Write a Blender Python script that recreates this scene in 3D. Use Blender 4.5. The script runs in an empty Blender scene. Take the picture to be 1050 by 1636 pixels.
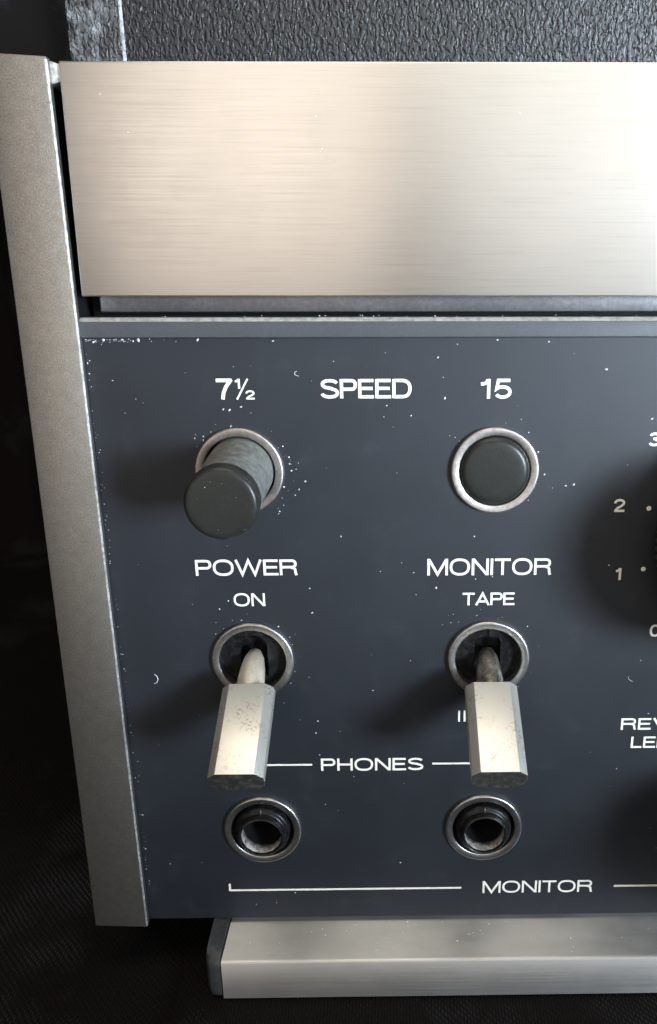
import bpy, bmesh, math, random
from mathutils import Vector, Matrix
random.seed(7)
C = bpy.context.scene
C.unit_settings.system = 'METRIC'
C.unit_settings.scale_length = 0.01          # one unit is one centimetre
C.unit_settings.length_unit = 'CENTIMETERS'

# ------------------------------------------------------------------ camera
cam_d = bpy.data.cameras.new('camera')
cam = bpy.data.objects.new('camera', cam_d)
C.collection.objects.link(cam)
right = Vector((0.99989, -0.01455, -0.00062))
down = Vector((-0.00496, -0.30045, -0.95378))
fwd = Vector((0.01369, 0.95369, -0.30049))
m = Matrix((right, -down, -fwd)).transposed().to_4x4()
m.translation = Vector((2.4856, -12.3901, 3.0948))
cam.matrix_world = m
cam_d.sensor_fit = 'VERTICAL'
cam_d.sensor_height = 36.0
cam_d.lens = 1295.16 / 1636 * 36.0
cam_d.shift_x = -(654.8 - 525) / 1636
cam_d.shift_y = (830.05 - 818) / 1636
cam_d.clip_start = 0.1
cam_d.clip_end = 2000
cam_d.dof.use_dof = True
cam_d.dof.focus_distance = 12.9
cam_d.dof.aperture_fstop = 26.0
cam_d.dof.aperture_fstop = 0.9
C.camera = cam

# ------------------------------------------------------------------ light: a dim warm room and its windows
w = bpy.data.worlds.new('World')
C.world = w
w.use_nodes = True
w.node_tree.nodes['Background'].inputs[0].default_value = (1.0, 0.88, 0.78, 1)
w.node_tree.nodes['Background'].inputs[1].default_value = 0.005
C.view_settings.view_transform = 'Standard'
C.view_settings.look = 'None'
C.view_settings.exposure = 0.0
C.view_settings.gamma = 1.0


def area(name, pos, aim, sx, sy, watts, col, spread=180):
    l = bpy.data.lights.new(name, 'AREA')
    l.shape = 'RECTANGLE'
    l.size = sx
    l.size_y = sy
    l.energy = watts
    l.color = col
    l.spread = math.radians(spread)
    o = bpy.data.objects.new(name, l)
    C.collection.objects.link(o)
    d = Vector(aim) - Vector(pos)
    o.location = pos
    o.rotation_euler = d.to_track_quat('-Z', 'Y').to_euler()
    return o


area('window_light', (46, -44, 9), (7, 0, 8.5), 16, 23, 7100, (0.73, 0.87, 1.0), 33)
area('bright_room_light', (22.5, -62, 20), (3, 0, 8), 54, 84, 7300, (1.0, 0.985, 0.95), 110)
area('warm_room_light', (-24.5, -60, 19), (-2, 0, 5), 37, 84, 5300, (1.0, 0.875, 0.77), 110)
area('ceiling_light', (0, -14, 50), (2, 0, 0), 40, 20, 11800, (1.0, 0.90, 0.73))

# ------------------------------------------------------------------ materials


def mat(name, col, rough=0.5, metal=0.0, spec=0.5, build=None):
    M = bpy.data.materials.new(name)
    M.use_nodes = True
    nt = M.node_tree
    b = nt.nodes['Principled BSDF']
    b.inputs['Base Color'].default_value = (*col, 1)
    b.inputs['Roughness'].default_value = rough
    b.inputs['Metallic'].default_value = metal
    b.inputs['Specular IOR Level'].default_value = spec
    if build:
        build(nt, b, lambda t, **k: node(nt, t, **k), nt.links.new)
    return M


def node(nt, t, **k):
    n = nt.nodes.new(t)
    for a, v in k.items():
        if a.startswith('i_'):
            n.inputs[a[2:].replace('_', ' ')].default_value = v
        else:
            setattr(n, a, v)
    return n


def coords(nt, scale=(1, 1, 1), loc=(0, 0, 0)):
    g = node(nt, 'ShaderNodeNewGeometry')
    mp = node(nt, 'ShaderNodeMapping')
    mp.inputs['Scale'].default_value = scale
    mp.inputs['Location'].default_value = loc
    nt.links.new(g.outputs['Position'], mp.inputs['Vector'])
    return mp.outputs[0]


def noise(nt, sc, detail=4, rough=0.55, stretch=(1, 1, 1), dist=0.0):
    n = node(nt, 'ShaderNodeTexNoise')
    n.inputs['Scale'].default_value = sc
    n.inputs['Detail'].default_value = detail
    n.inputs['Roughness'].default_value = rough
    n.inputs['Distortion'].default_value = dist
    nt.links.new(coords(nt, stretch), n.inputs['Vector'])
    return n.outputs['Fac']


def ramp(nt, src, stops):
    r = node(nt, 'ShaderNodeValToRGB')
    e = r.color_ramp.elements
    while len(e) > 1:
        e.remove(e[0])
    e[0].position = stops[0][0]
    c = stops[0][1]
    e[0].color = (*c, 1) if isinstance(c, tuple) else (c, c, c, 1)
    for p, c in stops[1:]:
        q = e.new(p)
        q.color = (*c, 1) if isinstance(c, tuple) else (c, c, c, 1)
    nt.links.new(src, r.inputs['Fac'])
    return r.outputs['Color']


def mix(nt, fac, a, b):
    n = node(nt, 'ShaderNodeMix', data_type='RGBA')
    for s, v in ((0, fac), (6, a), (7, b)):
        if hasattr(v, 'is_linked') or hasattr(v, 'node'):
            nt.links.new(v, n.inputs[s])
        elif s == 0:
            n.inputs[0].default_value = v
        else:
            n.inputs[s].default_value = (*v, 1)
    return n.outputs[2]


def bump(nt, b, h, strength=0.3, dist=0.01, normal=None):
    n = node(nt, 'ShaderNodeBump')
    n.inputs['Strength'].default_value = strength
    n.inputs['Distance'].default_value = dist
    nt.links.new(h, n.inputs['Height'])
    if normal is not None:
        nt.links.new(normal, n.inputs['Normal'])
    nt.links.new(n.outputs[0], b.inputs['Normal'])
    return n.outputs[0]


def panel_b(nt, b, N, L):
    big = noise(nt, 0.35, 5, 0.6)
    fine = noise(nt, 70, 2, 0.6)
    c = mix(nt, ramp(nt, big, [(0.35, 0.0), (0.7, 1.0)]), (0.007, 0.0092, 0.0135), (0.0105, 0.0135, 0.0195))
    c = mix(nt, ramp(nt, fine, [(0.62, 0.0), (0.8, 0.55)]), c, (0.085, 0.09, 0.10))
    # rubbed, dusty film with a shape of its own
    film = noise(nt, 1.6, 6, 0.65)
    c = mix(nt, ramp(nt, film, [(0.56, 0.0), (0.80, 0.11)]), c, (0.10, 0.105, 0.115))
    L(c, b.inputs['Base Color'])
    L(ramp(nt, big, [(0.3, 0.50), (0.75, 0.58)]), b.inputs['Roughness'])
    bump(nt, b, noise(nt, 90, 2, 0.5), 0.25, 0.003)


def brushed(col, rough, streak, tarnish):
    def f(nt, b, N, L):
        s1 = noise(nt, 1.0, 7, 0.78, (0.6, 1, 52))
        s2 = noise(nt, 1.0, 3, 0.6, (0.5, 1, 130))
        c = mix(nt, ramp(nt, s1, [(0.34, 0.0), (0.50, 1.0)]), tuple(x * streak * 0.97 for x in col), col)
        c = mix(nt, ramp(nt, noise(nt, 0.55, 5, 0.6), [(0.4, 0.0), (0.8, 0.35)]), c, tarnish)
        spots = noise(nt, 9, 3, 0.6, (0.45, 1, 1))
        c = mix(nt, ramp(nt, spots, [(0.70, 0.0), (0.80, 0.30)]), c, tuple(x * 0.45 for x in col))
        L(c, b.inputs['Base Color'])
        ad = N('ShaderNodeMath', operation='ADD')
        L(ramp(nt, s2, [(0.3, rough - 0.07), (0.7, rough + 0.04)]), ad.inputs[0])
        L(ramp(nt, noise(nt, 0.9, 5, 0.7), [(0.45, 0.0), (0.62, 0.025)]), ad.inputs[1])
        L(ad.outputs[0], b.inputs['Roughness'])
        b.inputs['Anisotropic'].default_value = 0.85
        b.inputs['Anisotropic Rotation'].default_value = 0.25
        cx = N('ShaderNodeCombineXYZ')
        cx.inputs[0].default_value = 1.0
        L(cx.outputs[0], b.inputs['Tangent'])
        bump(nt, b, s2, 0.25, 0.0008)
    return f


def grain_b(scale, lo, hi, amount, strength=0.3, dist=0.004):
    def f(nt, b, N, L):
        n1 = noise(nt, scale, 4, 0.65)
        c = mix(nt, ramp(nt, n1, [(0.36, 0.0), (0.66, 1.0)]), lo, hi)
        n2 = noise(nt, scale * 0.14, 5, 0.6)
        c = mix(nt, ramp(nt, n2, [(0.35, amount), (0.65, 0.0)]), c, tuple(x * 0.7 for x in lo))
        L(c, b.inputs['Base Color'])
        bump(nt, b, n1, strength, dist)
    return f


def pebble_b(nt, b, N, L):
    # moulded leather grain: short wandering ridges
    n = node(nt, 'ShaderNodeTexNoise')
    n.inputs['Scale'].default_value = 15.0
    n.inputs['Detail'].default_value = 1.0
    n.inputs['Roughness'].default_value = 0.4
    n.inputs['Distortion'].default_value = 0.55
    L(coords(nt, (1.35, 1, 0.72)), n.inputs['Vector'])
    h = ramp(nt, n.outputs['Fac'], [(0.38, 0.0), (0.47, 0.15), (0.55, 0.9), (0.66, 1.0)])
    dust = noise(nt, 2.6, 6, 0.75)
    px = node(nt, 'ShaderNodeSeparateXYZ')
    L(coords(nt), px.inputs[0])
    near = node(nt, 'ShaderNodeMapRange', clamp=True)
    L(px.outputs[0], near.inputs[0])
    near.inputs[1].default_value = -1.35
    near.inputs[2].default_value = -1.75
    mm = node(nt, 'ShaderNodeMath', operation='MULTIPLY')
    L(near.outputs[0], mm.inputs[0])
    L(ramp(nt, dust, [(0.47, 0.0), (0.66, 0.75)]), mm.inputs[1])
    L(mix(nt, mm.outputs[0], (0.018, 0.018, 0.019), (0.26, 0.27, 0.28)), b.inputs['Base Color'])
    L(ramp(nt, dust, [(0.3, 0.42), (0.7, 0.52)]), b.inputs['Roughness'])
    bump(nt, b, h, 1.0, 0.022)


def dusty_b(lo, hi, sc, a=0.45, z=0.7):
    def f(nt, b, N, L):
        n = noise(nt, sc, 6, 0.7)
        L(mix(nt, ramp(nt, n, [(a, 0.0), (z, 1.0)]), lo, hi), b.inputs['Base Color'])
        bump(nt, b, n, 0.3, 0.01)
    return f


def bore_b(nt, b, N, L):
    # dust settled in the mouth of the socket, black plastic deeper in
    sp = node(nt, 'ShaderNodeSeparateXYZ')
    L(coords(nt), sp.inputs[0])
    mr = node(nt, 'ShaderNodeMapRange', clamp=True)
    L(sp.outputs[1], mr.inputs[0])
    mr.inputs[1].default_value = 0.0
    mr.inputs[2].default_value = -0.20
    n = noise(nt, 9, 6, 0.75)
    mm = node(nt, 'ShaderNodeMath', operation='MULTIPLY')
    L(mr.outputs[0], mm.inputs[0])
    L(ramp(nt, n, [(0.38, 0.10), (0.62, 1.0)]), mm.inputs[1])
    L(mix(nt, mm.outputs[0], (0.006, 0.006, 0.006), (0.85, 0.80, 0.73)), b.inputs['Base Color'])
    bump(nt, b, n, 0.4, 0.02)


def cap_metal_b(nt, b, N, L):
    n = noise(nt, 22, 5, 0.7)
    n2 = noise(nt, 2.3, 4, 0.6)
    f = node(nt, 'ShaderNodeMath', operation='MULTIPLY')
    L(ramp(nt, n, [(0.50, 0.0), (0.62, 1.0)]), f.inputs[0])
    L(ramp(nt, n2, [(0.46, 0.0), (0.62, 0.65)]), f.inputs[1])
    L(mix(nt, f.outputs[0], (0.84, 0.82, 0.77), (0.38, 0.30, 0.20)), b.inputs['Base Color'])
    bump(nt, b, noise(nt, 110, 2, 0.5), 0.18, 0.002)


def cloth_b(nt, b, N, L):
    wv = node(nt, 'ShaderNodeTexWave', wave_type='BANDS', bands_direction='DIAGONAL')
    wv.inputs['Scale'].default_value = 4.6
    wv.inputs['Distortion'].default_value = 2.2
    wv.inputs['Detail'].default_value = 2
    L(coords(nt, (1.1, 1, 1)), wv.inputs['Vector'])
    wv2 = node(nt, 'ShaderNodeTexWave', wave_type='BANDS', bands_direction='X')
    wv2.inputs['Scale'].default_value = 5.5
    wv2.inputs['Distortion'].default_value = 2.6
    L(coords(nt, (1, -0.6, 0.4)), wv2.inputs['Vector'])
    a = node(nt, 'ShaderNodeMath', operation='MULTIPLY')
    L(wv.outputs['Fac'], a.inputs[0])
    L(wv2.outputs['Fac'], a.inputs[1])
    lit_weave = ramp(nt, noise(nt, 0.30, 4, 0.6), [(0.54, 0.02), (0.68, 1.0)])  # bluish lit patches of weave, painted into the cloth colour
    aa = node(nt, 'ShaderNodeMath', operation='MULTIPLY')
    L(a.outputs[0], aa.inputs[0])
    L(lit_weave, aa.inputs[1])
    L(mix(nt, aa.outputs[0], (0.0055, 0.0042, 0.0036), (0.042, 0.045, 0.055)), b.inputs['Base Color'])
    b.inputs['Sheen Weight'].default_value = 0.0
    b.inputs['Sheen Roughness'].default_value = 0.6
    bump(nt, b, a.outputs[0], 0.7, 0.03)


MT = dict(
    panel=mat('slate_panel_paint', (0.02, 0.022, 0.025), 0.5, 0, 0.50, panel_b),
    plate=mat('brushed_aluminium', (0.8, 0.76, 0.7), 0.32, 1, 0.5, brushed((0.88, 0.87, 0.845), 0.37, 0.90, (0.80, 0.775, 0.73))),
    foot=mat('satin_aluminium', (0.6, 0.6, 0.6), 0.45, 1, 0.5, brushed((0.62, 0.64, 0.66), 0.46, 0.94, (0.56, 0.57, 0.58))),
    rail=mat('bead_blasted_metal', (0.4, 0.38, 0.33), 0.44, 0.9, 0.5, grain_b(42, (0.235, 0.215, 0.19), (0.37, 0.345, 0.305), 0.3, 0.7, 0.005)),
    strip=mat('dark_anodised_strip', (0.2, 0.2, 0.21), 0.38, 0.8, 0.5, grain_b(14, (0.16, 0.165, 0.18), (0.24, 0.24, 0.25), 0.4)),
    lip=mat('slate_lip_paint', (0.05, 0.055, 0.06), 0.42, 0, 0.55, grain_b(22, (0.036, 0.040, 0.046), (0.050, 0.054, 0.061), 0.3)),
    bezel=mat('nickel_bezel', (0.6, 0.57, 0.54), 0.42, 1, 0.5, grain_b(16, (0.38, 0.35, 0.33), (0.58, 0.53, 0.50), 0.5, 0.1, 0.002)),
    dark_bezel=mat('grey_nickel_bezel', (0.4, 0.4, 0.4), 0.34, 1, 0.5, grain_b(16, (0.42, 0.41, 0.41), (0.60, 0.59, 0.58), 0.5, 0.1, 0.002)),
    knob=mat('black_button_plastic', (0.022, 0.023, 0.022), 0.34, 0, 0.3, grain_b(30, (0.016, 0.0165, 0.0145), (0.024, 0.0245, 0.022), 0.3, 0.15, 0.002)),
    stem=mat('dusty_button_stem', (0.05, 0.05, 0.05), 0.55, 0, 0.4, dusty_b((0.085, 0.088, 0.083), (0.23, 0.235, 0.222), 9, 0.36, 0.75)),
    socket=mat('black_socket_plastic', (0.012, 0.012, 0.013), 0.33, 0, 0.22, dusty_b((0.005, 0.005, 0.006), (0.022, 0.022, 0.022), 9)),
    bore=mat('dusty_bore', (0.1, 0.1, 0.1), 0.6, 0, 0.3, bore_b),
    lever=mat('nickel_lever', (0.7, 0.66, 0.58), 0.5, 0.7, 0.5, grain_b(12, (0.74, 0.66, 0.54), (0.92, 0.84, 0.70), 0.2, 0.1, 0.002)),
    lever_dark=mat('tarnished_lever', (0.3, 0.28, 0.25), 0.42, 0.9, 0.5, dusty_b((0.12, 0.11, 0.10), (0.48, 0.44, 0.38), 6, 0.38, 0.68)),
    cap=mat('satin_cap_metal', (0.8, 0.78, 0.74), 0.48, 0.9, 0.5, cap_metal_b),
    capend=mat('dark_cap_end', (0.12, 0.12, 0.12), 0.45, 0.7, 0.5, dusty_b((0.06, 0.06, 0.06), (0.20, 0.19, 0.17), 10)),  # darker colour for the outer end face of the lever caps
    ink=mat('white_silkscreen_ink', (0.82, 0.80, 0.74), 0.6, 0, 0.3, dusty_b((0.80, 0.77, 0.69), (0.56, 0.53, 0.47), 11, 0.52, 0.72)),
    case=mat('grained_black_plastic', (0.02, 0.02, 0.02), 0.35, 0, 0.6, pebble_b),
    seam=mat('pale_seam', (0.3, 0.31, 0.32), 0.5, 0, 0.5, dusty_b((0.12, 0.125, 0.13), (0.42, 0.43, 0.44), 14, 0.35, 0.6)),  # mottled paler grey along the seam
    dark=mat('black_inner_chassis', (0.006, 0.006, 0.006), 0.6, 0, 0.3),
    endcap=mat('dull_grey_end_cap', (0.06, 0.065, 0.07), 0.45, 0.3, 0.5, grain_b(14, (0.055, 0.06, 0.066), (0.085, 0.09, 0.096), 0.4)),
    cloth=mat('black_woven_cloth', (0.01, 0.01, 0.01), 0.9, 0, 0.15, cloth_b),
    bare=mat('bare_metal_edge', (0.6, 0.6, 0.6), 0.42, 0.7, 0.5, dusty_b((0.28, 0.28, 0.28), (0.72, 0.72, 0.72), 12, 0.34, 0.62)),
    lip_highlight=mat('lip_edge_highlight', (0.5, 0.49, 0.47), 0.5, 0.2, 0.5, dusty_b((0.16, 0.16, 0.155), (0.34, 0.33, 0.32), 9, 0.35, 0.6)),
    dust=mat('pale_dust', (0.58, 0.59, 0.61), 0.8, 0, 0.3),
)

# ------------------------------------------------------------------ builders


def obj(name, bm, material, parent=None, smooth=35, label=None, mats=None):
    me = bpy.data.meshes.new(name)
    bmesh.ops.recalc_face_normals(bm, faces=bm.faces)
    bm.to_mesh(me)
    bm.free()
    for mm in (mats or [material]):
        me.materials.append(MT[mm])
    if smooth:
        me.shade_smooth()
        me.set_sharp_from_angle(angle=math.radians(smooth))
    o = bpy.data.objects.new(name, me)
    C.collection.objects.link(o)
    if parent is not None:
        o.parent = parent
    if label:
        o['label'] = label
    return o


def V(x, h, z):      # h = height in front of the panel face
    return Vector((x, -h, z))


def prism(poly, h0, h1, bev=0.0, seg=2, bm=None):
    """polygon in the panel plane, from depth h0 out to h1"""
    bm = bm or bmesh.new()
    a = [bm.verts.new(V(x, h0, z)) for x, z in poly]
    b = [bm.verts.new(V(x, h1, z)) for x, z in poly]
    n = len(poly)
    new = [bm.faces.new(a), bm.faces.new(b)]
    for i in range(n):
        new.append(bm.faces.new((a[i], a[(i + 1) % n], b[(i + 1) % n], b[i])))
    if bev:
        es = {e for f in new for e in f.edges}
        bmesh.ops.bevel(bm, geom=list(es), offset=bev, segments=seg, affect='EDGES', profile=0.5)
    return bm


def xprism(prof, x0, x1):
    """profile of (height, z) run along the panel's width"""
    bm = bmesh.new()
    a = [bm.verts.new(V(x0, h, z)) for h, z in prof]
    b = [bm.verts.new(V(x1, h, z)) for h, z in prof]
    bm.faces.new(a)
    bm.faces.new(b)
    for i in range(len(prof)):
        j = (i + 1) % len(prof)
        bm.faces.new((a[i], a[j], b[j], b[i]))
    return bm


def rect(x0, x1, z0, z1):
    return [(x0, z0), (x1, z0), (x1, z1), (x0, z1)]


def lathe(prof, n=64, bm=None, axis=None, cx=0, cz=0):
    """profile of (radius, height); axis maps (r cos, r sin, h) into space"""
    bm = bm or bmesh.new()
    axis = axis or (lambda a, b, h: V(cx + a, h, cz + b))
    rings = []
    for r, h in prof:
        if r < 1e-6:
            rings.append([bm.verts.new(axis(0, 0, h))])
        else:
            rings.append([bm.verts.new(axis(r * math.cos(2 * math.pi * k / n), r * math.sin(2 * math.pi * k / n), h)) for k in range(n)])
    for p, q in zip(rings, rings[1:]):
        for k in range(n):
            j = (k + 1) % n
            if len(p) == 1 and len(q) == 1:
                continue
            if len(p) == 1:
                bm.faces.new((p[0], q[k], q[j]))
            elif len(q) == 1:
                bm.faces.new((p[k], p[j], q[0]))
            else:
                bm.faces.new((p[k], p[j], q[j], q[k]))
    return bm


def arc(cr, ch, r, a0, a1, n=6):
    return [(cr + r * math.cos(math.radians(a0 + (a1 - a0) * i / n)), ch + r * math.sin(math.radians(a0 + (a1 - a0) * i / n))) for i in range(n + 1)]


def plate_with_holes(outer, holes, h_front, h_back):
    bm = bmesh.new()
    loops = []
    edges = []
    for pts in [outer] + holes:
        vs = [bm.verts.new(V(x, h_front, z)) for x, z in pts]
        loops.append(vs)
        for i in range(len(vs)):
            edges.append(bm.edges.new((vs[i], vs[(i + 1) % len(vs)])))
    bmesh.ops.triangle_fill(bm, use_beauty=True, use_dissolve=False, edges=edges)
    for vs in loops:
        bk = [bm.verts.new(v.co + Vector((0, h_front - h_back, 0))) for v in vs]
        for i in range(len(vs)):
            j = (i + 1) % len(vs)
            bm.faces.new((vs[i], vs[j], bk[j], bk[i]))
    return bm


def circle(cx, cz, r, n=64):
    return [(cx + r * math.cos(2 * math.pi * k / n), cz + r * math.sin(2 * math.pi * k / n)) for k in range(n)]


# ------------------------------------------------------------------ the tape deck
deck = bpy.data.objects.new('tape_deck', None)
C.collection.objects.link(deck)
deck.location = (2.4, 0, -9.66)
deck['label'] = 'tape deck with slate control panel, brushed metal trim and grained case on black cloth'
deck['category'] = 'tape deck'
INV = Matrix.Translation((-2.4, 0, 9.66))


def part(o):
    """keep world position under the deck's base empty"""
    o.parent = deck
    o.matrix_parent_inverse = INV
    return o


XR = 17.0
ROW = {'speed': 0.0, 'toggle': -3.277, 'jack': -6.672}
SPOTS = [(x, z) for z in ROW.values() for x in (0.0, 4.0)]

panel = part(obj('front_panel', plate_with_holes(rect(-2.31, XR, -8.672, 2.16), [circle(x, z, 0.66) for x, z in SPOTS], 0, -0.16), 'panel', smooth=35))
part(obj('panel_lip', xprism([(-0.30, 2.052), (0.070, 2.052), (0.085, 2.066), (0.085, 2.272), (0.078, 2.290), (0.025, 2.338), (0.0, 2.345), (-0.30, 2.345)], -2.199, XR), 'lip', smooth=25))
part(obj('chassis', prism(rect(-2.1, XR, -8.4, 5.45), -22, -1.7), 'dark'))
part(obj('shadow_baffle', prism(rect(-2.20, XR, 2.2, 5.3), -0.9, -0.55, 0.01), 'dark'))

# side rail: tapered bead-blasted extrusion, a slim bright arris on its inner edge
bm = prism([(-3.205, -8.675), (-2.242, -8.715), (-2.185, 5.745), (-3.02, 5.79)], 0.02, 0.165, 0.022, 2)
part(obj('lip_glint', xprism([(0.0795, 2.291), (0.0265, 2.3400), (0.0, 2.3475), (0.0, 2.3455), (0.0255, 2.3385), (0.0785, 2.2895)], -2.198, XR), 'lip_highlight', smooth=0))  # pale strip paints the highlight along the lip's chamfer
rail = part(obj('side_rail', bm, 'rail'))
obj('rail_shade_web', prism([(-3.10, -8.5), (-2.34, -8.5), (-2.26, 5.5), (-2.95, 5.5)], -4.0, 0.015), 'dark', rail)  # black colour stands in for the shade deep on the rail's side
# bare metal showing where the inner edge has rubbed through
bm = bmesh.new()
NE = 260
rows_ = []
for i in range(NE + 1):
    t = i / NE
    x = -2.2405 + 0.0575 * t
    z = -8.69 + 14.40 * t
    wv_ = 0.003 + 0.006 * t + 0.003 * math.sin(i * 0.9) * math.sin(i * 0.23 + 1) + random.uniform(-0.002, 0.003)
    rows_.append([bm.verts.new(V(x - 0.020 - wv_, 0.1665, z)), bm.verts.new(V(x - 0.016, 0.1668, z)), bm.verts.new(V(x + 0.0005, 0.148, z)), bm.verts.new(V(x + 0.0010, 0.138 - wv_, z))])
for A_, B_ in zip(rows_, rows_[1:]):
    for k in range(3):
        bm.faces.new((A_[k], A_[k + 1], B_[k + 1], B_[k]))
obj('worn_edge', bm, 'bare', rail, label='thin bare metal line along the inner edge of the rail')
# pale block added for the lit top of the rail's inner wall
part(obj('rail_lit_end', prism([(-2.26, 5.42), (-2.02, 5.46), (-2.03, 5.66), (-2.19, 5.715)], -0.9, 0.05, 0.015), 'bare'))
part(obj('cross_pin', prism(rect(-2.15, -1.8, 4.98, 5.06), -0.5, -0.3, 0.02), 'strip'))

part(obj('trim_plate', prism([(-2.112, 2.650), (XR, 2.632), (XR, 5.712), (-2.058, 5.702)], -0.15, 0.10, 0.022, 3), 'plate'))
part(obj('recessed_strip', prism(rect(-1.975, XR, 2.405, 2.78), -0.50, -0.22, 0.03), 'strip'))

# upper case: grained mouldings either side of a pale seam
case = part(obj('upper_case', prism(rect(-1.355, XR, 5.0, 9.5), -20, -0.60, 0.03), 'case'))
part(obj('case_side_moulding', prism(rect(-2.135, -1.375, 5.0, 9.5), -20, -0.60, 0.03), 'case',
         label='dusty narrow grained moulding left of the case seam'))
part(obj('case_seam', prism(rect(-1.392, -1.340, 5.0, 9.5), -0.8, -0.604, 0.008), 'seam'))

# foot bar
bm = bmesh.new()
prof = [(-12.0, -8.70), (0.84, -8.815), (0.875, -8.825), (0.90, -8.855), (0.90, -9.635), (0.875, -9.66), (-12.0, -9.66)]
fa = [bm.verts.new(V(-0.735, h, z)) for h, z in prof]
fb = [bm.verts.new(V(XR - 1, h, z)) for h, z in prof]
bm.faces.new(fa)
bm.faces.new(fb)
for i in range(len(prof)):
    j = (i + 1) % len(prof)
    bm.faces.new((fa[i], fa[j], fb[j], fb[i]))
foot = part(obj('foot_bar', bm, 'foot', smooth=50))
bm = bmesh.new()
prof2 = [(-12.0, -8.685), (0.25, -8.72), (0.60, -8.74), (0.80, -8.79), (0.885, -8.87), (0.90, -9.00), (0.89, -9.50), (0.85, -9.62), (0.75, -9.66), (-12.0, -9.66)]
fa = [bm.verts.new(V(-0.760, h, z)) for h, z in prof2]
mid = [bm.verts.new(V(-0.94, h - (0.02 if h > 0 else 0), z)) for h, z in prof2]
fb = [bm.verts.new(V(-1.03, h - (0.14 if h > 0.5 else 0), z + (0.03 if z > -9.3 else -0.0))) for h, z in prof2]
bm.faces.new(fa)
bm.faces.new(fb)
for A, B in ((fa, mid), (mid, fb)):
    for i in range(len(prof2)):
        j = (i + 1) % len(prof2)
        bm.faces.new((A[i], A[j], B[j], B[i]))
ec = obj('end_cap', bm, 'endcap', foot, smooth=50, label='dark grey moulded cap closing the left end of the foot')

# ------------------------------------------------------------------ controls
BEZEL = [(0.56, -0.5), (0.56, 0.055), (0.568, 0.066), (0.578, 0.070), (0.660, 0.080), (0.675, 0.078), (0.688, 0.068), (0.697, 0.050), (0.697, 0.0)]
bez_mesh = {}


def bezel(x, z, parent, m='dark_bezel'):
    if m not in bez_mesh:
        o = obj('bezel', lathe(BEZEL, 96), m, smooth=40)
        bez_mesh[m] = o.data
    else:
        o = bpy.data.objects.new('bezel', bez_mesh[m])
        C.collection.objects.link(o)
    o.location = (x, 0, z)
    o.parent = parent
    return o


# speed push buttons: the left one stands out on its stem, the right one is pressed in
SAG = lambda a, b, h: V(a + 0.036 * h, h, b - 0.014 * h)     # the pulled-out button droops a little in its guide
bm = lathe([(0.0, 1.79)] + [(0.40, 1.788)] + arc(0.435, 1.705, 0.082, 85, 0) + [(0.517, 1.50)] + arc(0.497, 1.50, 0.020, 0, -90, 3) + [(0.45, 1.47)], 96, axis=SAG)
b1 = obj('push_button', bm, 'knob', smooth=40, label='black round button for 7 1/2, standing far out on its dusty stem')
part(b1)
st = obj('stem', lathe([(0.478, 1.482), (0.480, 1.3), (0.495, 0.9), (0.52, 0.4), (0.535, -0.45), (0, -0.45)], 96, axis=SAG), 'stem', b1, smooth=40)
bezel(0, 0, b1, 'bezel')
bm = lathe([(0.0, 0.155), (0.36, 0.150)] + arc(0.425, 0.02, 0.128, 82, 0, 8) + [(0.553, -0.45), (0, -0.45)], 96, cx=0.0)
b2 = obj('push_button', bm, 'knob', smooth=40, label='black round button for 15, pressed in nearly flush with its ring')
b2.location = (4.0, 0, 0)
bez = bezel(0, 0, b2, 'bezel')
part(b2)


def slot_round(w_, top, bot, n=14):
    r = w_ / 2
    return [(r * math.cos(math.pi * k / n), top - r + r * math.sin(math.pi * k / n)) for k in range(n + 1)] + [(-r, bot), (r, bot)]


ANG = math.radians(28)
AX = Vector((0, -math.cos(ANG), -math.sin(ANG)))
TV = Vector((0, -math.sin(ANG), math.cos(ANG)))
XV = Vector((1, 0, 0))


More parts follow.
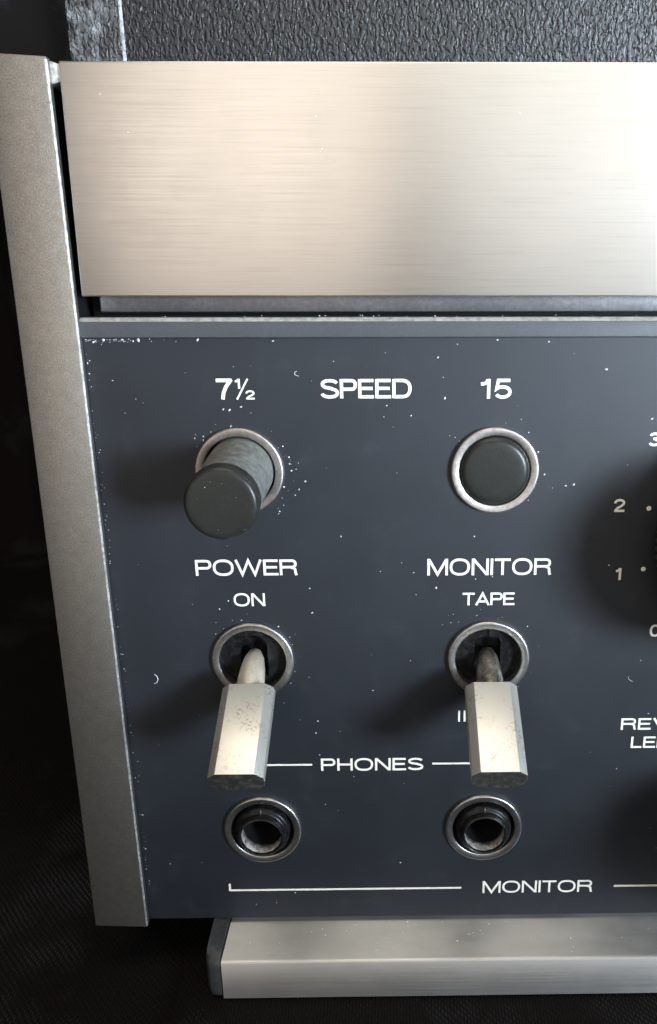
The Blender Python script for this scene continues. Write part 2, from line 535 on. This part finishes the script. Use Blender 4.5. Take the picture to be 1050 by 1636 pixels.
def toggle(x, slot, lever_mat, s0, s1, label, yaw):
    z = ROW['toggle']
    bm = plate_with_holes(circle(0, 0, 0.562, 64), [slot], -0.10, -0.40)
    vs = [bm.verts.new(V(a, -0.42, b)) for a, b in circle(0, 0, 0.56, 48)]
    bm.faces.new(vs)
    t = obj('toggle_switch', bm, 'socket', smooth=35, label=label)
    t.location = (x, 0, z)
    part(t)
    bezel(0, 0, t)
    Ry = Matrix.Rotation(yaw, 3, 'Z')
    base = Vector((0, 0, -0.073))
    loc = lambda a, b, s: base + Ry @ (XV * a + TV * b + AX * s)
    bm = lathe([(0.0, -0.30), (0.10, -0.24), (0.165, -0.10), (0.205, 0.12), (0.225, 0.35), (0.225, s0 + 0.05), (0.0, s0 + 0.05)], 40, axis=loc)
    obj('lever', bm, lever_mat, t, smooth=50)
    P = [(-0.30, 0.25), (0.30, 0.25), (0.365, 0.205), (0.435, 0.085), (0.435, -0.085), (0.365, -0.205), (0.30, -0.25), (-0.30, -0.25), (-0.365, -0.205), (-0.435, -0.085), (-0.435, 0.085), (-0.365, 0.205)]
    P = [(-0.295, 0.25), (0.295, 0.25), (0.42, 0.13), (0.43, 0.0), (0.40, -0.13), (0.30, -0.235), (0.18, -0.26), (-0.18, -0.26), (-0.30, -0.235), (-0.40, -0.13), (-0.43, 0.0), (-0.42, 0.13)]
    bm = bmesh.new()
    a = [bm.verts.new(loc(u, v, s0)) for u, v in P]
    b = [bm.verts.new(loc(u, v, s1)) for u, v in P]
    caps = [bm.faces.new(a), bm.faces.new(b)]
    for i in range(len(P)):
        j = (i + 1) % len(P)
        bm.faces.new((a[i], a[j], b[j], b[i]))
    es = list(bm.edges)
    bmesh.ops.bevel(bm, geom=es, offset=0.009, segments=2, affect='EDGES', profile=0.5)
    bm.normal_update()
    for f in bm.faces:
        c = f.calc_center_median()
        f.material_index = 1 if abs((Ry @ AX).dot(c - base) - s1) < 0.004 else 0
    obj('lever_cap', bm, 'cap', t, smooth=20, mats=['cap', 'capend'])
    return t


SA = slot_round(0.46, 0.40, -0.36)
SB = [(0.22, -0.40), (0.22, 0.26), (0.18, 0.33), (0.03, 0.36), (0.015, 0.37), (0.012, 0.535), (-0.012, 0.535), (-0.015, 0.37), (-0.03, 0.36), (-0.18, 0.33), (-0.22, 0.26), (-0.22, -0.40)]
toggle(0.02, SA, 'lever', 0.56, 2.14, 'power toggle with pale lever and stained chunky cap', 0.0)
toggle(3.99, SB, 'lever_dark', 0.56, 2.14, 'monitor toggle with tarnished lever and clean chunky cap', 0.0)


def jack(x, label):
    z = ROW['jack']
    prof = [(0.30, -1.4), (0.345, -1.3), (0.352, 0.22), (0.360, 0.262), (0.378, 0.272), (0.400, 0.262), (0.408, 0.235), (0.410, 0.150)]
    prof += [(0.425, 0.135)] + arc(0.44, 0.075, 0.055, 90, 0, 4) + [(0.497, -0.35)]
    bm = lathe(prof, 96)
    for f in bm.faces:
        c = f.calc_center_median()
        f.material_index = 1 if math.hypot(c.x, c.z) < 0.351 else 0
    o = obj('headphone_jack', bm, 'socket', smooth=35, label=label, mats=['socket', 'bore'])
    # the two small keys on the nose
    k = prism(rect(-0.012, 0.012, 0.40, 0.49), 0.10, 0.155, 0.004)
    obj('key', k, 'bezel', o)
    k = prism(rect(-0.012, 0.012, -0.47, -0.40), 0.10, 0.158, 0.004)
    obj('key', k, 'bezel', o)
    bezel(0, 0, o)
    wl = lathe([(0.56, -0.2), (0.56, -0.32), (0.49, -0.32)], 48)
    obj('gasket', wl, 'dark', o)
    o.location = (x, 0, z)
    part(o)
    return o


jack(0.0, 'headphone socket under the power toggle, bore lined with dust')
jack(4.0, 'headphone socket under the monitor toggle, bore lined with dust')


def level_knob(x, z, R_, H, teeth, label):
    pts = []
    for k in range(teeth * 4):
        r = R_ - (0.0, 0.018, 0.062, 0.018)[k % 4]
        a = 2 * math.pi * k / (teeth * 4)
        pts.append((r * math.cos(a), r * math.sin(a)))
    bm = prism(pts, 0.06, H * 0.38)
    top = lathe([(R_ - 0.08, H * 0.38), (R_ - 0.14, H * 0.42), (R_ * 0.82, H * 0.44), (R_ * 0.77, H * 0.95), (R_ * 0.73, H), (0, H)], 96)
    me = bpy.data.meshes.new('t')
    top.to_mesh(me)
    top.free()
    bm.from_mesh(me)
    bpy.data.meshes.remove(me)
    o = obj('level_knob', bm, 'endcap', smooth=30, label=label)
    sk = obj('skirt', lathe([(R_ - 0.12, 0.0), (R_ - 0.12, 0.07), (0, 0.07)], 64), 'bezel', o)
    mk = obj('pointer_line', prism(rect(-0.03, 0.03, R_ * 0.2, R_ * 0.62), H, H + 0.006), 'ink', o, smooth=0)
    o.location = (x, 0, z)
    part(o)
    return o


KX, KZ = 8.66, -1.16
level_knob(KX - 0.075, KZ, 1.96, 2.35, 84, 'large ribbed knob inside the number dial, cut by the right edge of the photo')
level_knob(9.35, -6.55, 1.75, 2.4, 76, 'large ribbed knob below the number dial, out of frame but shading the panel')

# ------------------------------------------------------------------ silkscreen lettering (stroke drawn wide grotesque)
S = 0.075     # half stroke in cap heights


def sarc(cx, cz, rx, rz, a0, a1, n=14, p=2.35):
    out = []
    for i in range(n + 1):
        a = math.radians(a0 + (a1 - a0) * i / n)
        c, s_ = math.cos(a), math.sin(a)
        out.append((cx + rx * math.copysign(abs(c) ** (2 / p), c), cz + rz * math.copysign(abs(s_) ** (2 / p), s_)))
    return out


def glyph(ch):
    h = S
    T, B = 1 - h, h
    if ch == 'E':
        return 0.84, [[(h, 0), (h, 1)], [(h, T), (0.82, T)], [(h, 0.515), (0.77, 0.515)], [(h, B), (0.84, B)]]
    if ch == 'F':
        return 0.78, [[(h, 0), (h, 1)], [(h, T), (0.78, T)], [(h, 0.50), (0.70, 0.50)]]
    if ch == 'L':
        return 0.74, [[(h, 0), (h, 1)], [(h, B), (0.74, B)]]
    if ch == 'I':
        return 2 * h, [[(h, 0), (h, 1)]]
    if ch == 'T':
        return 0.90, [[(0, T), (0.90, T)], [(0.45, T), (0.45, 0)]]
    if ch == 'H':
        return 0.96, [[(h, 0), (h, 1)], [(0.96 - h, 0), (0.96 - h, 1)], [(h, 0.51), (0.96 - h, 0.51)]]
    if ch == 'N':
        return 0.98, [[(h, 0), (h, 1)], [(0.98 - h, 0), (0.98 - h, 1)], [(h + .02, 0.97), (0.96 - h, 0.03)]]
    if ch == 'M':
        return 1.18, [[(h, 0), (h, 1)], [(1.18 - h, 0), (1.18 - h, 1)], [(h + .02, 0.97), (0.59, 0.06), (1.16 - h, 0.97)]]
    if ch == 'V':
        return 1.06, [[(0.06, 1), (0.53, 0.06), (1.0, 1)]]
    if ch == 'W':
        return 1.50, [[(0.06, 1), (0.40, 0.06), (0.75, 0.95), (1.10, 0.06), (1.44, 1)]]
    if ch == 'A':
        return 1.06, [[(0.06, 0), (0.53, 0.94), (1.0, 0)], [(0.25, 0.30), (0.81, 0.30)]]
    if ch == 'O':
        return 1.16, [sarc(0.58, 0.5, 0.58 - h, 0.515 - h, 0, 360, 44) + ['closed']]
    if ch == '0':
        return 0.80, [sarc(0.40, 0.5, 0.40 - h, 0.515 - h, 0, 360, 40) + ['closed']]
    if ch == 'D':
        return 1.02, [[(h, 0), (h, 1)], [(h, T), (0.48, T)] + sarc(0.50, 0.5, 0.52 - h, 0.5 - h, 88, -88, 20) + [(0.48, B), (h, B)]]
    if ch == 'P':
        return 0.90, [[(h, 0), (h, 1)], [(h, T), (0.58, T)] + sarc(0.60, 0.70, 0.30 - h, 0.30 - h, 88, -88, 14) + [(0.58, 0.40 + h), (h, 0.40 + h)]]
    if ch == 'R':
        return 1.0, [[(h, 0), (h, 1)], [(h, T), (0.64, T)] + sarc(0.66, 0.72, 0.30 - h, 0.28 - h, 88, -88, 14) + [(0.64, 0.44 + h), (h, 0.44 + h)],
                     [(0.62, 0.50), (0.78, 0.46), (0.86, 0.36), (0.88, 0.14), (0.93, 0)]]
    if ch == 'S':
        return 0.96, [sarc(0.48, 0.745, 0.385, 0.255 - h + .0, 12, 180, 14, 2.2) + sarc(0.40, 0.745, 0.305, 0.19, 200, 262, 5, 2.0)
                      + [(0.58, 0.515)] + sarc(0.56, 0.28, 0.335, 0.205, 80, -20, 7, 2.0) + sarc(0.48, 0.28, 0.415, 0.28 - h, -28, -172, 14, 2.2)]
    if ch == '1':
        return 0.52, [[(0.40, 0), (0.40, 1)], [(0.02, 0.745), (0.18, 0.76), (0.28, 0.81), (0.36, 0.96)]]
    if ch == '2':
        return 0.82, [sarc(0.41, 0.70, 0.33, 0.30 - h, 188, -10, 16, 2.1) + [(0.70, 0.58), (0.55, 0.45), (0.25, 0.28), (0.09, 0.06)], [(0.03, B), (0.82, B)]]
    if ch == '3':
        return 0.82, [sarc(0.40, 0.745, 0.31, 0.255 - h, 170, -80, 16, 2.1) + [(0.30, 0.53)], sarc(0.40, 0.28, 0.345, 0.28 - h + .0, 84, -170, 18, 2.1)]
    if ch == '5':
        return 0.84, [[(0.76, T), (0.19, T), (0.115, 0.50), (0.22, 0.575)] + sarc(0.42, 0.335, 0.345, 0.335 - h, 105, -152, 22, 2.05)]
    if ch == '7':
        return 0.84, [[(0, T), (0.80, T)], [(0.78, 0.97), (0.50, 0.62), (0.36, 0.34), (0.30, 0)]]
    if ch == '4':
        return 0.84, [[(0.60, 0), (0.60, 1)], [(0.57, 0.95), (0.06, 0.28), (0.06, 0.25)], [(0.02, 0.25), (0.84, 0.25)]]
    if ch == '6':
        return 0.82, [sarc(0.41, 0.33, 0.335, 0.33 - h, 0, 360, 34) + ['closed'], sarc(0.44, 0.55, 0.37, 0.45 - h, 30, 185, 16)]
    if ch == '8':
        return 0.82, [sarc(0.41, 0.28, 0.335, 0.28 - h, 0, 360, 30) + ['closed'], sarc(0.41, 0.76, 0.30, 0.24 - h, 0, 360, 30) + ['closed']]
    if ch == '9':
        return 0.82, [sarc(0.41, 0.67, 0.335, 0.33 - h, 0, 360, 34) + ['closed'], sarc(0.38, 0.45, 0.37, 0.45 - h, 210, 365, 16)]
    return 0.4, []


_layer = [0]


def ribbon(bm, pts, hw):
    closed = pts[-1] == 'closed'
    P = [Vector(p) for p in pts if p != 'closed']
    if closed:
        P = P[:-1]
    Q = [P[0]]
    for p in P[1:]:
        if (p - Q[-1]).length > 1e-5:
            Q.append(p)
    P = Q
    n = len(P)
    y = 0.0012 + 0.00022 * (_layer[0] % 9)
    _layer[0] += 1
    Lf, Rt = [], []
    for i in range(n):
        a = P[i - 1] if (i > 0 or closed) else None
        b = P[(i + 1) % n] if (i < n - 1 or closed) else None
        d1 = (P[i] - a).normalized() if a is not None else None
        d2 = (b - P[i]).normalized() if b is not None else None
        d1 = d1 or d2
        d2 = d2 or d1
        n1 = Vector((-d1.y, d1.x))
        n2 = Vector((-d2.y, d2.x))
        mm = (n1 + n2)
        mm = mm.normalized() if mm.length > 1e-4 else n1
        k = hw / max(0.42, mm.dot(n1))
        Lf.append(bm.verts.new(V(P[i].x + mm.x * k, y, P[i].y + mm.y * k)))
        Rt.append(bm.verts.new(V(P[i].x - mm.x * k, y, P[i].y - mm.y * k)))
    for i in range(n if closed else n - 1):
        j = (i + 1) % n
        bm.faces.new((Lf[i], Lf[j], Rt[j], Rt[i]))


def text(s, x0, x1, z0, z1, gap=0.10, weight=1.0, bm=None, done=True):
    """word fitted between x0..x1 and z0..z1 on the panel"""
    H = z1 - z0
    adv = []
    tot = 0
    for ch in s:
        wd, st = glyph(ch)
        adv.append((tot, st))
        tot += wd + gap
    tot -= gap
    kx = (x1 - x0) / (tot * H)
    bm = bm or bmesh.new()
    for off, st in adv:
        for pts in st:
            q = [p if p == 'closed' else (x0 + (off + p[0]) * H * kx, z0 + p[1] * H) for p in pts]
            ribbon(bm, q, S * H * weight * 1.13)
    if not done:
        return bm
    o = obj('lettering', bm, 'ink', panel, smooth=0, label='white printed word %s' % s)
    return o


bm = text('7', -0.275, -0.025, 1.128, 1.440, weight=1.02, done=False)
text('1', 0.010, 0.090, 1.292, 1.440, weight=1.25, bm=bm, done=False)
ribbon(bm, [(0.030, 1.128), (0.205, 1.440)], 0.013)
text('2', 0.165, 0.300, 1.130, 1.262, weight=1.15, bm=bm, done=False)
obj('lettering', bm, 'ink', panel, smooth=0, label='white printed figure 7 1/2')
text('SPEED', 1.310, 2.690, 1.140, 1.430, 0.085, 1.0)
text('15', 3.745, 4.222, 1.128, 1.428, 0.15, 0.98)
text('POWER', -0.825, 0.835, -1.752, -1.478, 0.07, 0.92)
text('ON', -0.240, 0.276, -2.296, -2.066, 0.12, 0.90)
text('MONITOR', 2.950, 4.985, -1.770, -1.482, 0.095, 0.86)
text('TAPE', 3.537, 4.400, -2.305, -2.082, 0.06, 0.92)
text('II', 3.500, 3.632, -4.500, -4.285, 0.24, 0.85)
text('PHONES', 1.090, 2.900, -5.472, -5.222, 0.10, 0.95)
text('MONITOR', 4.020, 6.090, -8.165, -7.895, 0.095, 0.86)
text('REV', 6.355, 7.200, -4.690, -4.465, 0.10, 0.98)
text('LEFT', 6.560, 7.480, -5.058, -4.832, 0.10, 0.98)


def line(pts, hw, label=None):
    bm = bmesh.new()
    ribbon(bm, pts, hw)
    return obj('printed_line', bm, 'ink', panel, smooth=0, label=label)


line([(0.12, -5.343), (0.937, -5.343)], 0.018)
line([(3.060, -5.343), (3.850, -5.343)], 0.018)
line([(-0.690, -7.893), (-0.690, -8.040), (3.622, -8.040)], 0.020, 'white bracket line left of the lower MONITOR')
line([(6.488, -8.036), (12.5, -8.036)], 0.021)

# number dial round the level knob
for k in range(0, 11):
    ang = math.radians(180 + 40.5 - 27.0 * k)
    r1 = 2.225
    dx, dz = KX + r1 * math.cos(ang), KZ + r1 * math.sin(ang)
    bmd = bmesh.new()
    vs = [bmd.verts.new(V(dx + 0.040 * math.cos(t * math.pi / 8), 0.0015, dz + 0.040 * math.sin(t * math.pi / 8))) for t in range(16)]
    bmd.faces.new(vs)
    obj('dial_dot', bmd, 'ink', panel, smooth=0)
    r2 = 2.58
    nx, nz = KX + r2 * math.cos(ang), KZ + r2 * math.sin(ang)
    if k == 0:
        nx, nz = 6.79, -2.79
    elif k == 1:
        nx, nz = 6.10, -1.765
    elif k == 2:
        nx, nz = 6.02, -0.590
    elif k == 3:
        nx, nz = 6.49, 0.483
    hh = 0.105
    wd = 0.085 if k != 10 else 0.16
    text(str(k), nx - (0.055 if k == 1 else wd), nx + (0.040 if k == 1 else wd), nz - hh, nz + hh, 0.12, 1.1)

# ------------------------------------------------------------------ dust
bm = bmesh.new()


def flake(x, z, s, h=0.0):
    a = random.uniform(0, 6.28)
    el = random.uniform(1.0, 1.9)
    M = Matrix.Translation((x, -h - s * 0.2, z)) @ Matrix.Rotation(a, 4, 'Y') @ Matrix.Diagonal((s * el, s * 0.5, s, 1))
    bmesh.ops.create_icosphere(bm, subdivisions=1, radius=1.0, matrix=M)


for i in range(55):       # settled under the lip at the left corner
    x = -2.17 + abs(random.gauss(0, 0.42)) * 1.2
    flake(x, 2.035 - abs(random.gauss(0, 0.035)), random.uniform(0.002, 0.008))
for (x, z, s) in [(-1.38, 2.02, .020), (-1.46, 2.0, .014), (-1.62, 2.02, .013), (-2.05, 1.99, .016), (-1.9, 2.02, .02), (-.5, 2.02, .016), (.62, 2.0, .012)]:
    flake(x, z, s)
ref = [(968, 590, 2), (1042, 669, 2), (860, 722, 2), (870, 758, 2), (904, 776, 2), (917, 774, 2.6), (845, 691, 1.6), (841, 702, 1.4), (711, 636, 2), (657, 664, 1.6), (618, 648, 2),
       (357, 654, 1.8), (367, 655, 2.2), (386, 650, 1.4), (369, 681, 1.6), (325, 697, 1.8), (452, 713, 1.6), (462, 730, 1.4), (463, 741, 2.2), (466, 752, 2.2), (488, 769, 2.4), (478, 782, 1.6), (472, 791, 1.6), (447, 817, 1.8), (454, 778, 2),
       (758, 857, 2), (545, 857, 1.6), (495, 940, 2), (499, 979, 2), (445, 1001, 2.2), (463, 1018, 1.5), (365, 960, 2), (351, 973, 2), (386, 991, 1.5), (697, 939, 2.4), (661, 915, 1.6), (760, 925, 1.6), (608, 913, 1.4), (665, 950, 1.2),
       (508, 1152, 1.6), (505, 1171, 2), (480, 1150, 1), (511, 1206, 1.5), (640, 1378, 1.6), (520, 1285, 1.6), (596, 1103, 1.4), (973, 903, 1.8), (1024, 1055, 1.6), (700, 571, 1.8), (970, 590, 1.6), (877, 546, 1.8), (731, 550, 1.6), (795, 543, 2), (472, 1426, 1.5), (985, 1228, 1.2), (1036, 1140, 1.4), (180, 608, 1.2), (140, 580, 1.6), (143, 597, 1.6), (142, 668, 1.5), (272, 1380, 1.2), (200, 660, 1.2)]


def px(u, v, h=0.0):      # where that speck of the photograph lies on the panel
    d = right * ((u - 654.795) / 1295.16) + down * ((v - 830.05) / 1295.16) + fwd
    t = (12.3901 - h) / d.y
    return 2.4856 + d.x * t, 3.0948 + d.z * t


for u, v, s in ref:
    x, z = px(u, v)
    flake(x, z, s * 0.0064)
for u, v, q in [(505, 186, 1.5), (509, 175, 1.2), (515, 238, 1.6), (513, 243, 1.1), (160, 150, 1), (300, 440, 1.1), (640, 300, 1), (830, 180, .9), (423, 410, 1.0), (205, 212, 1.1)]:
    x, z = px(u, v, 0.10)
    flake(x, z, q * 0.006, 0.1005)
for i in range(55):
    flake(random.uniform(-2.1, 9), random.uniform(-8.4, 1.9), random.uniform(0.003, 0.007))
for i in range(60):        # rings of fine dust round the left button and others
    cx, cz = random.choice([(0, 0), (0, 0), (4, 0), (0, -3.277), (4, -3.277)])
    a = random.uniform(-0.9, 2.6)
    r = 0.72 + abs(random.gauss(0, 0.16))
    flake(cx + r * math.cos(a), cz + r * math.sin(a), random.uniform(0.003, 0.008))
for i in range(70):        # left margin
    flake(-2.2 + abs(random.gauss(0, 0.03)), random.uniform(-8, 2), random.uniform(0.003, 0.008))
for i in range(46):        # on the stem and in the left button's bezel
    a = random.uniform(-0.8, 1.0)
    hh = random.uniform(0.05, 1.2)
    flake(0.505 * math.cos(a), 0.505 * math.sin(a), random.uniform(0.002, 0.007), hh)
for i in range(8):
    flake(random.uniform(-.3, .4), random.uniform(-.4, .35), random.uniform(0.002, 0.004), 1.79)
for i in range(60):        # on the foot and the recessed strip
    flake(random.uniform(-.6, 7.5), -8.76 - 0.0, random.uniform(0.003, 0.010), random.uniform(0.05, 0.8))
for i in range(24):
    flake(random.uniform(-1.8, 7.5), 2.36, random.uniform(0.004, 0.009), random.uniform(-0.2, 0.08))
d = obj('dust_specks', bm, 'dust', panel, smooth=0)
d['kind'] = 'stuff'


# short lint hairs lying on the panel
def hair(pts, r, label=None):
    bm = bmesh.new()
    P = [Vector(p) for p in pts]
    rings = []
    for i, p in enumerate(P):
        t = (P[min(i + 1, len(P) - 1)] - P[max(i - 1, 0)]).normalized()
        n1 = Vector((-t.y, t.x))
        rr = r * (0.5 + 0.5 * math.sin(math.pi * (i + 0.6) / len(P)))
        rings.append([bm.verts.new(V(p.x + n1.x * rr * math.cos(a), r + rr * math.sin(a), p.y + n1.y * rr * math.cos(a))) for a in [k * math.pi / 3 for k in range(6)]])
    for A, B in zip(rings, rings[1:]):
        for k in range(6):
            bm.faces.new((A[k], A[(k + 1) % 6], B[(k + 1) % 6], B[k]))
    return obj('lint', bm, 'dust', panel)


hair([px(*q) for q in [(247, 1077), (251, 1080), (253, 1085), (251, 1090), (247, 1092)]], 0.007)
hair([px(*q) for q in [(474, 593), (471, 595), (471, 598), (474, 600), (478, 601)]], 0.0045)
hair([px(*q) for q in [(1005, 1080), (1004, 1084), (1007, 1087), (1011, 1089)]], 0.003)

# ------------------------------------------------------------------ black cloth under and behind the deck
bm = bmesh.new()
NX, NY = 150, 190
path = []
for j in range(NY + 1):
    t = j / NY
    if t < 0.55:
        path.append((-26 + 50 * t / 0.55, -9.69))
    else:
        q = (t - 0.55) / 0.45
        path.append((24 + 3 * math.sin(min(1, q * 6) * math.pi / 2), -9.69 + 60 * q))
rows = []
for j, (y, z) in enumerate(path):
    row = []
    for i in range(NX + 1):
        x = -32 + 70 * (i / NX)
        u = max(0.0, min(1.0, (z + 9.69) / 3))
        fold = 1.3 * math.sin(x * 0.62 + 1.3 * math.sin(x * 0.23) + z * 0.05) + 0.6 * math.sin(x * 1.5 + z * 0.11)
        wr = 0.10 * math.sin(x * 0.9 + y * 0.55) + 0.06 * math.sin(x * 2.1 - y * 1.1 + 1)
        under = 1.0 if (x < -1.6 or y < -1.6) else 0.0
        row.append(bm.verts.new((x, y + fold * u, z + (wr * 0.5 - 0.08) * (1 - u) * under - 0.02)))
    rows.append(row)
for A, B in zip(rows, rows[1:]):
    for i in range(NX):
        bm.faces.new((A[i], A[i + 1], B[i + 1], B[i]))
cl = obj('cloth_backdrop', bm, 'cloth', smooth=60)
cl['kind'] = 'structure'

C.render.engine = 'CYCLES'
C.render.resolution_x = 657
C.render.resolution_y = 1024
